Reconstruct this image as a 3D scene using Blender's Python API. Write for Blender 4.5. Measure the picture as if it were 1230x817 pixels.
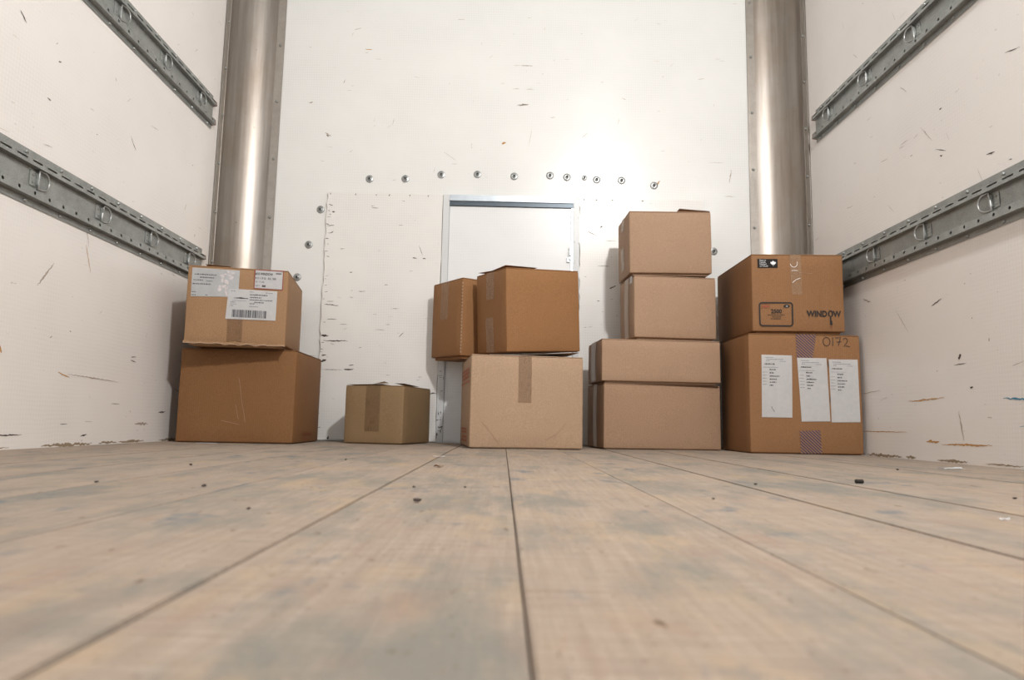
import bpy, bmesh, math, random
from mathutils import Matrix, Vector, noise
R = math.radians
rnd = random.Random(7)
sc = bpy.context.scene
COL = sc.collection
for o in list(bpy.data.objects): bpy.data.objects.remove(o)

# ------------------------------------------------------------------ camera
cam_d = bpy.data.cameras.new('camera'); cam = bpy.data.objects.new('camera', cam_d); COL.objects.link(cam)
right = Vector((0.99974, -0.01304, 0.01876)); up = Vector((-0.02018, -0.11892, 0.9927)); fwd = Vector((0.01072, 0.99282, 0.11915))
m = Matrix.Identity(4)
for i in range(3): m[i][0] = right[i]; m[i][1] = up[i]; m[i][2] = -fwd[i]; m[i][3] = (0, 0, 0.085)[i]
cam.matrix_world = m
cam_d.sensor_width = 36; cam_d.lens = 831.8 / 1230 * 36
cam_d.clip_start = 0.01
cam_d.dof.use_dof = True; cam_d.dof.focus_distance = 2.35; cam_d.dof.aperture_fstop = 8.0
sc.camera = cam
# ------------------------------------------------------------------ world, lamps, exposure
w = bpy.data.worlds.new('daylight'); sc.world = w; w.use_nodes = True
w.node_tree.nodes['Background'].inputs[0].default_value = (0.95, 0.97, 1.0, 1)
w.node_tree.nodes['Background'].inputs[1].default_value = 0.2
def area(name, loc, target, sx, sy, power, col=(1, 1, 1)):
    d = bpy.data.lights.new(name, 'AREA'); d.shape = 'RECTANGLE'; d.size = sx; d.size_y = sy; d.energy = power; d.color = col
    o = bpy.data.objects.new(name, d); COL.objects.link(o); o.location = loc
    o.rotation_euler = (Vector(target) - Vector(loc)).to_track_quat('-Z', 'Y').to_euler()
    return o
area('key_lamp', (0.77, -0.15, 2.0), (0.0, 2.6, 0.55), 0.13, 0.13, 50, (1.0, 0.985, 0.96))
area('roof_light', (0.02, 0.9, 2.33), (0.02, 0.9, 0), 2.2, 3.6, 1.5, (1.0, 0.99, 0.97))
area('rear_daylight', (0.02, -2.35, 1.15), (0.02, 2.0, 1.0), 2.2, 2.1, 16, (0.97, 0.985, 1.0))
vs = sc.view_settings
sc.display_settings.display_device = 'sRGB'
vs.view_transform = 'Standard'; vs.look = 'None'; vs.gamma = 1.0; vs.use_curve_mapping = False
vs.exposure = 0.14

# ------------------------------------------------------------------ helpers
XL, XR, D, HT, YB = -1.174, 1.226, 2.871, 2.36, -2.4
def s2l(r, g, b):
    f = lambda c: c / 12.92 if c <= .04045 else ((c + .055) / 1.055) ** 2.4
    return (f(r / 255), f(g / 255), f(b / 255), 1)
def empty(name, loc=(0, 0, 0)):
    o = bpy.data.objects.new(name, None); COL.objects.link(o); o.location = loc; o.empty_display_size = .05
    return o
def tag(o, label=None, cat=None, group=None, kind=None):
    for k, v in (('label', label), ('category', cat), ('group', group), ('kind', kind)):
        if v: o[k] = v
    return o
def link(name, me, parent=None, m=None):
    if m: me.materials.clear(); me.materials.append(m)
    o = bpy.data.objects.new(name, me); COL.objects.link(o)
    if parent: o.parent = parent
    return o
def bm_obj(name, bm, m=None, parent=None, smooth=False):
    bmesh.ops.recalc_face_normals(bm, faces=bm.faces)
    me = bpy.data.meshes.new(name); bm.to_mesh(me); bm.free()
    if smooth:
        for p in me.polygons: p.use_smooth = True
    return link(name, me, parent, m)
def box_bm(x0, x1, y0, y1, z0, z1, bm=None, bevel=0):
    b = bmesh.new()
    bmesh.ops.create_cube(b, size=1)
    for v in b.verts: v.co = Vector(((x0 + x1) / 2 + v.co.x * (x1 - x0), (y0 + y1) / 2 + v.co.y * (y1 - y0), (z0 + z1) / 2 + v.co.z * (z1 - z0)))
    if bevel: bmesh.ops.bevel(b, geom=list(b.edges), offset=bevel, segments=2, affect='EDGES')
    if bm is None: return b
    me = bpy.data.meshes.new('t'); b.to_mesh(me); b.free(); bm.from_mesh(me); bpy.data.meshes.remove(me)
    return bm
def lathe_bm(prof, n=16):   # prof: (radius, height) along +z
    bm = bmesh.new(); rings = []
    for r, z in prof:
        rings.append([bm.verts.new((r * math.cos(2 * math.pi * k / n), r * math.sin(2 * math.pi * k / n), z)) for k in range(n)])
    for a, b in zip(rings, rings[1:]):
        for k in range(n): bm.faces.new((a[k], a[(k + 1) % n], b[(k + 1) % n], b[k]))
    bm.faces.new(rings[0][::-1]); bm.faces.new(rings[-1])
    return bm
def xform(bm, M):
    bmesh.ops.transform(bm, matrix=M, verts=bm.verts); return bm

# ------------------------------------------------------------------ materials
class NT:
    def __init__(s, name):
        s.m = bpy.data.materials.new(name); s.m.use_nodes = True; s.t = s.m.node_tree
        s.p = s.t.nodes['Principled BSDF']
    def n(s, typ, **kw):
        o = s.t.nodes.new(typ)
        for k, v in kw.items():
            if k in o.inputs: o.inputs[k].default_value = v
            else: setattr(o, k, v)
        return o
    def l(s, a, b): s.t.links.new(a, b)
    def coord(s, scale=(1, 1, 1), kind='Object', loc=(0, 0, 0), rot=(0, 0, 0)):
        tc = s.n('ShaderNodeTexCoord'); mp = s.n('ShaderNodeMapping'); mp.inputs['Scale'].default_value = scale
        mp.inputs['Location'].default_value = loc; mp.inputs['Rotation'].default_value = rot
        s.l(tc.outputs[kind], mp.inputs[0]); return mp.outputs[0]
    def noise(s, vec, scale, detail=4, rough=.6):
        o = s.n('ShaderNodeTexNoise', Scale=scale, Detail=detail, Roughness=rough); s.l(vec, o.inputs['Vector']); return o.outputs['Fac']
    def ramp(s, fac, stops):
        o = s.n('ShaderNodeValToRGB'); e = o.color_ramp.elements
        while len(e) < len(stops): e.new(.5)
        for x, (pos, c) in zip(e, stops): x.position = pos; x.color = c if len(c) == 4 else (*c, 1)
        s.l(fac, o.inputs[0]); return o.outputs[0]
    def mix(s, fac, a, b, mode='MIX'):
        o = s.n('ShaderNodeMix', data_type='RGBA', blend_type=mode)
        for i, v in ((0, fac), (6, a), (7, b)):
            if hasattr(v, 'is_linked') or hasattr(v, 'links'): s.l(v, o.inputs[i])
            else: o.inputs[i].default_value = v
        return o.outputs[2]
    def math(s, op, a, b=0.0):
        o = s.n('ShaderNodeMath', operation=op)
        for i, v in ((0, a), (1, b)):
            if hasattr(v, 'links'): s.l(v, o.inputs[i])
            else: o.inputs[i].default_value = v
        return o.outputs[0]
    def bump(s, h, strength, dist=.002):
        o = s.n('ShaderNodeBump', Strength=strength, Distance=dist); s.l(h, o.inputs['Height']); s.l(o.outputs[0], s.p.inputs['Normal'])
    def set(s, **kw):
        for k, v in kw.items(): s.p.inputs[k.replace('_', ' ')].default_value = v
        return s
W0 = (0, 0, 0, 1); W1 = (1, 1, 1, 1)
def plain(name, col, rough=.6, metal=0, spec=.5):
    a = NT(name); a.p.inputs['Base Color'].default_value = col
    v = a.noise(a.coord(), 60, 3); c = a.mix(v, tuple(x * .88 for x in col[:3]) + (1,), tuple(min(1, x * 1.1) for x in col[:3]) + (1,))
    a.l(c, a.p.inputs['Base Color']); a.set(Roughness=rough, Metallic=metal, Specular_IOR_Level=spec); return a.m

def wall_mat(name, col, rough=.33, dirt=.5, weave=1.0):
    a = NT(name); v = a.coord()
    dark = tuple(c * .80 for c in col[:3]) + (1,)
    big = a.noise(v, 1.3, 5, .6)
    c = a.mix(a.ramp(big, [(.2, W0), (.9, (dirt * .4,) * 3)]), col, dark)
    # faint horizontal rub streaks
    st = a.noise(a.coord((3, 3, 60)), 3.0, 4, .7)
    c = a.mix(a.ramp(st, [(.64, W0), (.8, (dirt * .5,) * 3)]), c, tuple(k * .78 for k in col[:3]) + (1,))
    # small scuffs and specks
    sp = a.noise(a.coord((1, 1, 2.2)), 55, 2, .5)
    c = a.mix(a.ramp(sp, [(.75, W0), (.79, (.8 * dirt,) * 3)]), c, (.16, .13, .11, 1))
    # weave of the fibreglass liner: faint threads, plus the sheet's slight waviness
    sx = a.n('ShaderNodeSeparateXYZ'); a.l(v, sx.inputs[0])
    wb_ = a.math('MULTIPLY', a.noise(v, 8, 3), 9.0)
    hx = a.math('SINE', a.math('ADD', a.math('MULTIPLY', a.math('ADD', sx.outputs[0], sx.outputs[1]), 640), wb_))
    hz = a.math('SINE', a.math('ADD', a.math('MULTIPLY', sx.outputs[2], 560), wb_))
    th = a.math('MULTIPLY', a.math('ADD', a.math('ADD', hx, hz), 2.0), .25)
    pat = a.ramp(a.noise(v, 3.5, 3), [(.35, W0), (.65, W1)])
    c = a.mix(a.math('MULTIPLY', a.math('MULTIPLY', th, pat), .2 * weave), c, tuple(k * .62 for k in col[:3]) + (1,))
    a.bump(a.noise(a.coord((1, 1, 3)), 3.0, 2), .10, .01)
    a.l(c, a.p.inputs['Base Color'])
    a.set(Roughness=rough, Specular_IOR_Level=.45); return a.m
M = {}
M['wall_back'] = wall_mat('white_liner_back', s2l(232, 232, 230), .24, .35)
M['wall_side'] = wall_mat('white_liner_side', s2l(237, 232, 228), .28, .55)
M['panel'] = wall_mat('painted_plywood', s2l(234, 232, 228), .30, .6, 1.6)
M['door'] = wall_mat('white_door_skin', s2l(232, 233, 233), .3, .3)
M['jamb'] = wall_mat('painted_jamb', s2l(214, 216, 217), .35, .7)
M['ply_edge'] = plain('raw_plywood_edge', s2l(196, 182, 150), .8)
M['scuff'] = plain('black_scuff', s2l(78, 68, 62), .7)
M['scuff_soft'] = plain('grey_scuff', s2l(172, 160, 148), .6)
M['torn'] = plain('torn_liner_edge', s2l(148, 130, 108), .9)
M['rust'] = plain('rust_mark', s2l(186, 140, 84), .8)
M['blue_mark'] = plain('blue_crayon', s2l(70, 130, 160), .8)

def steel():
    a = NT('stainless_sheet'); v = a.coord((14, 14, .5))
    st = a.noise(v, 4, 5, .6); bl = a.noise(a.coord((1, 1, .7)), 3.5, 5, .6)
    c = a.mix(st, s2l(124, 116, 108), s2l(186, 179, 172)); c = a.mix(a.ramp(bl, [(.45, W0), (.7, (.55,) * 3)]), c, s2l(140, 122, 104))
    c = a.mix(a.ramp(a.noise(a.coord((1, 1, 1.6)), 22, 3), [(.70, W0), (.74, (.5,) * 3)]), c, s2l(110, 92, 76))
    a.l(c, a.p.inputs['Base Color']); a.set(Metallic=.92)
    a.l(a.ramp(st, [(.3, (.34,) * 3), (.7, (.46,) * 3)]), a.p.inputs['Roughness'])
    a.bump(st, .05, .002); return a.m
M['steel'] = steel()
def galv(name, lo, hi, rough=.45, metal=.7):
    a = NT(name); vo = a.n('ShaderNodeTexVoronoi', Scale=120.0); a.l(a.coord(), vo.inputs['Vector'])
    ns = a.noise(a.coord(), 18, 5, .7)
    f = a.math('ADD', a.math('MULTIPLY', a.math('FRACT', a.math('MULTIPLY', vo.outputs['Distance'], 3.0)), .3), a.math('MULTIPLY', ns, .8))
    c = a.mix(f, lo, hi); a.l(c, a.p.inputs['Base Color']); a.set(Metallic=metal, Roughness=rough); a.bump(ns, .15, .001); return a.m
M['galv'] = galv('galvanized_rail', s2l(92, 95, 93), s2l(178, 181, 178), .42, .55)
M['flange'] = galv('steel_flange', s2l(140, 132, 124), s2l(184, 178, 170), .4, .55)
M['galv_light'] = galv('galvanized_header', s2l(150, 158, 164), s2l(205, 212, 218), .35, .6)
M['bolt'] = galv('zinc_bolt', s2l(120, 122, 122), s2l(190, 192, 190), .35, .8)
M['rust_end'] = plain('rust_painted_end', s2l(128, 84, 70), .6)
M['dark'] = plain('dark_gap', s2l(46, 52, 56), .5)
M['seal'] = plain('shaded_gap_seal', s2l(74, 84, 92), .35, .4)  # rubber seal, dark enough to include the shade of the header gap

def floor_mat():
    a = NT('worn_plank_wood')
    info = a.n('ShaderNodeObjectInfo')
    tc = a.n('ShaderNodeTexCoord'); off = a.n('ShaderNodeVectorMath', operation='SCALE'); a.l(info.outputs['Random'], off.inputs['Scale'])
    off.inputs[0].default_value = (7, 31, 3); add = a.n('ShaderNodeVectorMath', operation='ADD')
    a.l(tc.outputs['Object'], add.inputs[0]); a.l(off.outputs[0], add.inputs[1])
    def co(s):
        mp = a.n('ShaderNodeMapping'); mp.inputs['Scale'].default_value = s; a.l(add.outputs[0], mp.inputs[0]); return mp.outputs[0]
    grain = a.noise(co((34, 1.4, 1)), 5, 6, .65)
    saw = a.noise(co((5, 110, 1)), 3, 3, .6)
    c = a.mix(a.ramp(grain, [(.3, W0), (.7, W1)]), s2l(156, 141, 127), s2l(178, 163, 149))
    c = a.mix(a.ramp(saw, [(.35, W0), (.68, (.7,) * 3)]), c, s2l(144, 130, 118))
    big = a.noise(co((4.2, 1.7, 1)), 2.2, 6, .68)
    c = a.mix(a.ramp(big, [(.48, W0), (.62, (.85,) * 3)]), c, s2l(130, 128, 121))           # grey grime
    warm = a.noise(co((5.2, 2.4, 1)), 2.4, 6, .7)
    c = a.mix(a.ramp(warm, [(.53, W0), (.66, (.6,) * 3)]), c, s2l(177, 155, 129))           # rubbed raw wood
    pink = a.noise(co((7, 4, 1)), 3.1, 5, .65)
    c = a.mix(a.ramp(pink, [(.55, W0), (.72, (.4,) * 3)]), c, s2l(152, 126, 112))
    ink = a.noise(co((8.5, 4.8, 1)), 1.7, 4, .6)
    c = a.mix(a.ramp(ink, [(.62, W0), (.70, (.8,) * 3)]), c, s2l(110, 117, 122))           # blue-grey stains
    nick = a.noise(co((26, 9, 1)), 2.6, 4, .65)
    c = a.mix(a.ramp(nick, [(.66, W0), (.72, (.8,) * 3)]), c, s2l(98, 78, 62))
    scr = a.noise(co((5, 60, 1)), 1.1, 3, .6)
    c = a.mix(a.ramp(scr, [(.70, W0), (.74, (.6,) * 3)]), c, s2l(126, 108, 92))
    fs = a.noise(co((60, 34, 1)), 4.0, 3, .6)
    c = a.mix(a.ramp(fs, [(.62, W0), (.72, (.55,) * 3)]), c, s2l(112, 95, 80))
    tint = a.ramp(info.outputs['Random'], [(0, (.92, .92, .92)), (.5, (1, .985, .97)), (1, (.97, .98, .99))])
    c = a.mix(1.0, c, tint, 'MULTIPLY')
    a.l(c, a.p.inputs['Base Color']); a.set(Roughness=.75, Specular_IOR_Level=.12)
    a.bump(a.math('ADD', a.math('ADD', grain, a.math('MULTIPLY', saw, .6)), a.math('MULTIPLY', nick, -.8)), .5, .002); return a.m
M['plank'] = floor_mat()
M['grime'] = plain('seam_grime', s2l(120, 100, 80), .95)

def card(name, rgb, flute='z'):
    a = NT(name); col = s2l(*rgb); v = a.coord()
    fine = a.noise(v, 320, 2, .7); big = a.noise(v, 5, 4, .6)
    lo = tuple(c * .82 for c in col[:3]) + (1,); hi = tuple(min(1, c * 1.13) for c in col[:3]) + (1,)
    c = a.mix(a.ramp(fine, [(.3, W0), (.7, W1)]), lo, hi)
    c = a.mix(a.ramp(big, [(.4, W0), (.75, (.3,) * 3)]), c, tuple(k * .8 for k in col[:3]) + (1,))
    sx = a.n('ShaderNodeSeparateXYZ'); a.l(v, sx.inputs[0])
    fl = a.math('SINE', a.math('MULTIPLY', a.math('ADD', sx.outputs[0], sx.outputs[1]) if flute == 'z' else sx.outputs[2], 900))
    a.l(c, a.p.inputs['Base Color']); a.set(Roughness=.72, Specular_IOR_Level=.3)
    a.bump(a.math('ADD', a.math('MULTIPLY', fl, .25), a.noise(v, 26, 4)), .16, .0015); return a.m
M['card_orange'] = card('cardboard_orange_brown', (132, 93, 58))
M['card_left'] = card('cardboard_labelled', (160, 125, 92))
M['card_olive'] = card('cardboard_olive', (140, 115, 84))
M['card_pink'] = card('cardboard_pale', (175, 147, 121))
M['card_amber'] = card('cardboard_amber', (150, 108, 70))
M['card_tan'] = card('cardboard_tan', (168, 138, 113))
M['card_tan2'] = card('cardboard_tan_dark', (161, 130, 105))
M['card_env'] = card('cardboard_envelope', (141, 102, 68))
M['card_inside'] = plain('cardboard_cut_edge', s2l(120, 88, 60), .85)
M['paper'] = plain('white_paper', s2l(247, 248, 250), .55)
M['paper_grey'] = plain('grey_paper', s2l(232, 234, 236), .5)
M['ink'] = plain('black_ink', s2l(34, 26, 22), .6)
M['ink_grey'] = plain('grey_ink', s2l(84, 84, 90), .6)
M['ink_pale'] = plain('pale_ink', s2l(160, 160, 166), .6)
M['red'] = plain('red_ink', s2l(172, 62, 54), .6)
M['red_card'] = plain('faded_red_ink', s2l(170, 88, 58), .7)
M['brown_card'] = plain('faded_brown_ink', s2l(132, 74, 44), .7)
M['smudge'] = plain('smudged_print', s2l(206, 198, 198), .6)
M['marker'] = plain('black_marker', s2l(52, 36, 30), .5)
def tape(name, rgb, alpha=.45, rough=.16):
    a = NT(name); v = a.coord(); wr = a.noise(a.coord((1, 1, 2)), 13, 4, .6)
    a.p.inputs['Base Color'].default_value = s2l(*rgb); a.set(Roughness=rough, Specular_IOR_Level=.6, Alpha=alpha); a.bump(wr, .35, .005); return a.m
M['tape'] = tape('clear_packing_tape', (172, 140, 112), .4, .25)
M['tape_shine'] = tape('wrinkled_clear_tape', (206, 176, 146), .28, .14)
M['tape_brown'] = tape('tan_packing_tape', (132, 100, 72), .28, .35)
M['tape_side'] = tape('pale_clear_tape', (232, 212, 190), .8)
def striped():
    a = NT('striped_tape'); sx = a.n('ShaderNodeSeparateXYZ'); a.l(a.coord(), sx.inputs[0])
    ph = a.math('ADD', a.math('MULTIPLY', sx.outputs[0], 560), a.math('MULTIPLY', sx.outputs[2], 620))
    wob = a.math('MULTIPLY', a.noise(a.coord(), 40, 3), 1.2)
    s = a.ramp(a.math('SINE', a.math('ADD', ph, wob)), [(.40, W0), (.52, W1)])
    c = a.mix(s, s2l(184, 146, 116), s2l(66, 66, 120)); a.l(c, a.p.inputs['Base Color']); a.set(Roughness=.2, Specular_IOR_Level=.6)
    a.bump(a.noise(a.coord(), 60, 4, .7), .5, .003); return a.m
M['tape_stripe'] = striped()

# ================================================================== STRUCTURE
# floor: sub-floor slab with separate planks
floor = bm_obj('floor', box_bm(XL - .05, XR + .05, YB, D + .05, -.06, -.022), M['grime']); tag(floor, 'worn pale plank floor of the truck box', kind='structure')
seams = [-1.174, -1.02, -.85, -.68, -.508, -.3316, -.1554, .0119, .1851, .3565, .5367, .7059, .88, 1.055, 1.226]
for i, (a, b) in enumerate(zip(seams, seams[1:])):
    g = .0005 + .0003 * rnd.random()
    if i == 0: a -= .02
    if i == len(seams) - 2: b += .02
    dz = -.0012 * rnd.random()
    bm = box_bm(a + g, b - g, YB, D, -.022, dz, bevel=.001)
    o = bm_obj('plank', bm, M['plank'], floor)
# walls
wl = bm_obj('wall_left', box_bm(XL - .04, XL, YB, D + .04, -.03, HT), M['wall_side']); tag(wl, 'white scuffed left side wall of the truck box', kind='structure')
wr = bm_obj('wall_right', box_bm(XR, XR + .04, YB, D + .04, -.03, HT), M['wall_side']); tag(wr, 'white scuffed right side wall of the truck box', kind='structure')
wb = bm_obj('wall_back', box_bm(XL, XR, D, D + .04, -.03, HT), M['wall_back']); tag(wb, 'white front bulkhead wall behind the boxes', kind='structure')
ce = bm_obj('ceiling', box_bm(XL - .04, XR + .04, YB, D + .04, HT, HT + .04), M['wall_back']); tag(ce, 'white roof of the truck box', kind='structure')

# plywood panels either side of the door, worn edges
PT = .013
def ply(x0, x1, z1, seed):
    r = random.Random(seed); bm = bmesh.new(); pts = []
    def jag(p, q, n, amp, ax):
        out = []
        for k in range(n):
            t = k / n; c = [p[0] + (q[0] - p[0]) * t, p[1] + (q[1] - p[1]) * t]
            c[ax] += r.uniform(-amp, amp) if 0 < k else 0; out.append(tuple(c))
        return out
    pts += jag((x0, .004), (x1, .004), 20, .003, 1) + jag((x1, .004), (x1, z1), 30, .0015, 0) + jag((x1, z1), (x0, z1), 20, .0012, 1) + jag((x0, z1), (x0, .004), 46, .0035, 0)
    vs_ = [bm.verts.new((x, D - PT, z)) for x, z in pts]; f = bm.faces.new(vs_)
    ex = bmesh.ops.extrude_face_region(bm, geom=[f]); 
    for e in ex['geom']:
        if isinstance(e, bmesh.types.BMVert): e.co.y = D
    o = bm_obj('plywood_panel', bm, M['panel'], wb); o.data.materials.append(M['ply_edge'])
    for p in o.data.polygons:
        if abs(p.normal.y) < .5: p.material_index = 1
    return o
ply(-.764, -.2745, 1.046, 3); ply(.3085, .835, 1.046, 4)

# small door between the panels
dr = bm_obj('door_1', box_bm(-.2445, .2815, D - .004, D, .006, .9985), M['door']); tag(dr, 'white access door in the bulkhead with galvanized header', kind='structure')
for x0, x1 in ((-.2725, -.2455), (.2825, .3075)):
    bm_obj('door_jamb', box_bm(x0, x1, D - .017, D, 0, 1.046, bevel=.0015), M['jamb'], dr)
bm = box_bm(-.2455, .2825, D - .019, D, 1.019, 1.045, bevel=.0015)
hd = bm_obj('door_header', bm, M['galv_light'], dr); tag(hd, 'galvanized header strip above the door')
sl = bm_obj('header_gap_seal', box_bm(-.2455, .2825, D - .012, D, 1.0005, 1.0188), M['seal'], dr); tag(sl, 'dark seal strip with painted gap shade under the header')  # shadow gap below the header painted as one dark strip with its seal
bm = box_bm(.2725, .2822, D - .012, D - .004, .70, .9985)
bm_obj('door_stop', bm, M['galv_light'], dr)
bm = box_bm(.262, .275, D - .016, D - .004, .775, .815, bevel=.002); box_bm(.266, .272, D - .026, D - .016, .79, .83, bm); box_bm(.256, .268, D - .012, D - .004, .765, .785, bm)
tag(bm_obj('door_latch', bm, M['bolt'], dr), 'small grey metal latch')

# corner covers: concave stainless sheets with flanges
def cove(name, sx, label):
    cx = XL if sx > 0 else XR; r = .147; fl = .038; t = .0015
    prof = [(t, -(r + fl)), (t, -r)]
    n = 18
    for k in range(n + 1):
        a = math.pi / 2 * k / n
        prof.append((t + r - (r) * math.cos(a) , -(t + r) + r * math.sin(a)))
    prof += [(r + fl, -t)]
    bm = bmesh.new(); lo, hi = [], []
    for dx, dy in prof:
        lo.append(bm.verts.new((cx + sx * dx, D + dy, .001))); hi.append(bm.verts.new((cx + sx * dx, D + dy, HT)))
    for i in range(len(prof) - 1): bm.faces.new((lo[i], lo[i + 1], hi[i + 1], hi[i]))
    o = bm_obj(name, bm, M['steel'], None, True)
    for p in o.data.polygons: pass; tag(o, label, kind='structure')
    # the folded edge strip on the back wall side, slightly proud
    x0, x1 = cx + sx * (r + .004), cx + sx * (r + fl)
    st = bm_obj('flange_strip', box_bm(min(x0, x1), max(x0, x1), D - .005, D - .0024, .001, HT, bevel=.0008), M['flange'], o)
    y0, y1 = D - r - fl, D - r - .004
    x0, x1 = cx + sx * .0024, cx + sx * .005
    bm_obj('flange_strip', box_bm(min(x0, x1), max(x0, x1), y0, y1, .001, HT, bevel=.0008), M['flange'], o)
    bmr = lathe_bm([(.0065, 0), (.0062, .002), (.0045, .0042), (.001, .005)], 12)
    me = bpy.data.meshes.new('rivet'); bmr.to_mesh(me); bmr.free(); me.materials.append(M['galv'])
    for p in me.polygons: p.use_smooth = True
    for k in range(8):
        z = .16 + .2575 * k
        q = link('rivet', me, o); q.location = (cx + sx * (r + .021), D - .005, z); q.rotation_euler = (R(90), 0, 0)
    for k in range(10):
        z = .09 + .203 * k
        q = link('rivet', me, o); q.location = (cx + sx * .005, D - r - .017, z); q.rotation_euler = (0, R(90 * sx), 0)
    return o
cove('trim_1', 1, 'stainless cove cover in the left back corner'); cove('trim_2', -1, 'stainless cove cover in the right back corner')

# washers and screws on the bulkhead
bm = lathe_bm([(.0165, 0), (.0165, .0018), (.015, .003), (.0105, .0042), (.0102, .0030), (.0075, .0030), (.0072, .008), (.0045, .0095), (.0043, .006), (.001, .006)], 20)
bolt_me = bpy.data.meshes.new('wall_bolt'); bmesh.ops.recalc_face_normals(bm, faces=bm.faces); bm.to_mesh(bolt_me); bm.free(); bolt_me.materials.append(M['bolt'])
bolt_me.materials.append(M['dark'])
for p in bolt_me.polygons:
    c = p.center; rr = math.hypot(c.x, c.y)
    if rr < .0035: p.material_index = 1
for i, (x, z) in enumerate([(-.592, 1.112), (-.439, 1.116), (-.286, 1.138), (-.131, 1.143), (.027, 1.138), (.181, 1.145), (.254, 1.139), (.329, 1.138), (.382, 1.131), (.489, 1.13), (.629, 1.111), (-.794, .972), (-.836, .818), (-.877, .677), (.882, .827)]):
    o = link('wall_bolt', bolt_me, wb); o.location = (x, D, z); o.rotation_euler = (R(90), 0, 0)
    s = .7 if i == 7 else 1.0; o.scale = (s, s, 1)

# scuffs, scratches and cracks on the walls (thin marks lying on the surface)
def mark_bm(): return bmesh.new()
def mark(bm, to3, a, b, ln, ang, wd, r, jag=.5):
    wd *= .72
    n = max(3, int(ln / .006)); ca, sa = math.cos(ang), math.sin(ang)
    top, bot = [], []
    for k in range(n + 1):
        t = k / n; wv = wd * (math.sin(math.pi * min(max(t, .03), .97)) ** .6) * (1 - jag + jag * r.random() * 1.4)
        off = r.uniform(-1, 1) * wd * jag * .6; l = (t - .5) * ln
        for s, lst in ((.5, top), (-.5, bot)):
            lst.append(bm.verts.new(to3(a + l * ca - (off + s * wv) * sa, b + l * sa + (off + s * wv) * ca)))
    for k in range(n): bm.faces.new((top[k], top[k + 1], bot[k + 1], bot[k]))
back3 = lambda a, b: (a, D - .0006, b)
pan3 = lambda a, b: (a, D - PT - .0006, b)
left3 = lambda a, b: (XL + .0006, a, b)
right3 = lambda a, b: (XR - .0006, a, b)
r = random.Random(11)
bm = mark_bm()
for x, z, l, an, wd in [(.074, 1.642, .05, 0, .006), (.03, 1.642, .03, 0, .003), (.028, 1.534, .03, .05, .003), (.09, 1.534, .035, 0, .003), (.059, 1.462, .05, .12, .012), (.094, 1.315, .08, 1.4, .002),
                        (-.672, 1.794, .03, .3, .004), (-.779, 1.305, .03, -.5, .012), (-.72, 1.55, .02, 1.2, .006), (-.86, 1.45, .018, .4, .009), (.5, 1.5, .02, -.5, .004), (.33, 1.33, .03, .7, .004),
                        (-.5, 1.37, .03, 1.3, .003), (-.25, 1.22, .07, -.6, .002), (.84, 1.6, .03, .2, .003), (.96, 1.16, .06, 1.4, .006), (.9, 1.22, .07, 0, .002), (.955, 1.07, .05, 0, .003), (-.22, 1.85, .03, 0, .003)]:
    mark(bm, back3, x, z, l, an, wd, r)
for k in range(60): mark(bm, back3, r.uniform(-.95, 1.0), r.uniform(1.1, 2.0), r.uniform(.006, .03), r.choice([0, 0, .1, -.2, 1.3, .7]), r.uniform(.001, .003), r)
tag(bm_obj('scuff_marks', bm, M['scuff_soft'], wb), 'grey scuffs and scratches', kind='stuff')
bm = mark_bm()
for x, z, l, an, wd in [(.074, 1.642, .03, 0, .003), (.062, 1.462, .028, .1, .006), (-.78, 1.3, .014, -.6, .006), (.345, 1.138, .0, 0, 0)][:3]: mark(bm, back3, x, z, l, an, wd, r)
for x in (.327, .38, .448, .577): mark(bm, pan3, x, 1.037, .008, 0, .008, r, .2)
for x in (-.752, -.645, -.557, -.502, -.415, -.337): mark(bm, pan3, x, 1.038, .009, 1.4, .005, r)
for x, z, l, an, wd in [(-.70, .41, .10, 0, .007), (-.71, .29, .09, 0, .003), (-.64, .293, .04, 0, .01), (-.63, .31, .02, .2, .008), (-.725, .56, .06, -.08, .006), (-.73, .575, .03, .0, .004), (-.31, .2, .07, 0, .008), (-.69, .80, .02, .1, .003),
                        (-.36, .80, .045, -1.2, .003), (-.385, .767, .018, 0, .008), (-.345, .766, .014, 0, .007), (-.745, .90, .03, .1, .004), (-.735, .96, .012, 0, .01), (-.74, .87, .02, .4, .007),
                        (-.748, .99, .018, -.2, .007), (-.65, .7, .012, 0, .005), (-.72, .5, .04, 0, .003), (-.67, .48, .03, 0, .003), (-.745, .43, .03, 0, .012), (-.748, .325, .03, .3, .014), (-.744, .35, .02, 0, .007),
                        (-.71, .012, .014, 1.5, .012), (-.6, .62, .03, 0, .003), (-.5, .65, .015, 0, .004), (-.56, .98, .03, 0, .004), (-.52, .46, .04, 0, .003), (-.46, .55, .04, 0, .002), (-.43, .44, .03, .8, .003),
                        (.40, .92, .012, .7, .010), (.36, .89, .05, -.5, .003), (.44, .86, .05, 0, .002), (.41, .75, .05, 0, .003), (.45, .66, .03, .4, .008), (.52, .62, .04, 0, .003), (.39, .60, .01, 0, .006)]:
    mark(bm, pan3, x, z, l, an, wd, r)
for k in range(46):
    xx = r.choice([r.uniform(-.76, -.28), r.uniform(-.76, -.28), r.uniform(.32, .8)])
    mark(bm, pan3, xx, r.uniform(.04, 1.03), r.uniform(.004, .02), r.choice([0, 0, 0, .2, -.2]), r.uniform(.001, .003), r)
for k in range(26): mark(bm, pan3, -.758 + r.random() * .012, r.uniform(.05, 1.03), r.uniform(.006, .018), r.uniform(-.3, .3), r.uniform(.002, .006), r)
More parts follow.
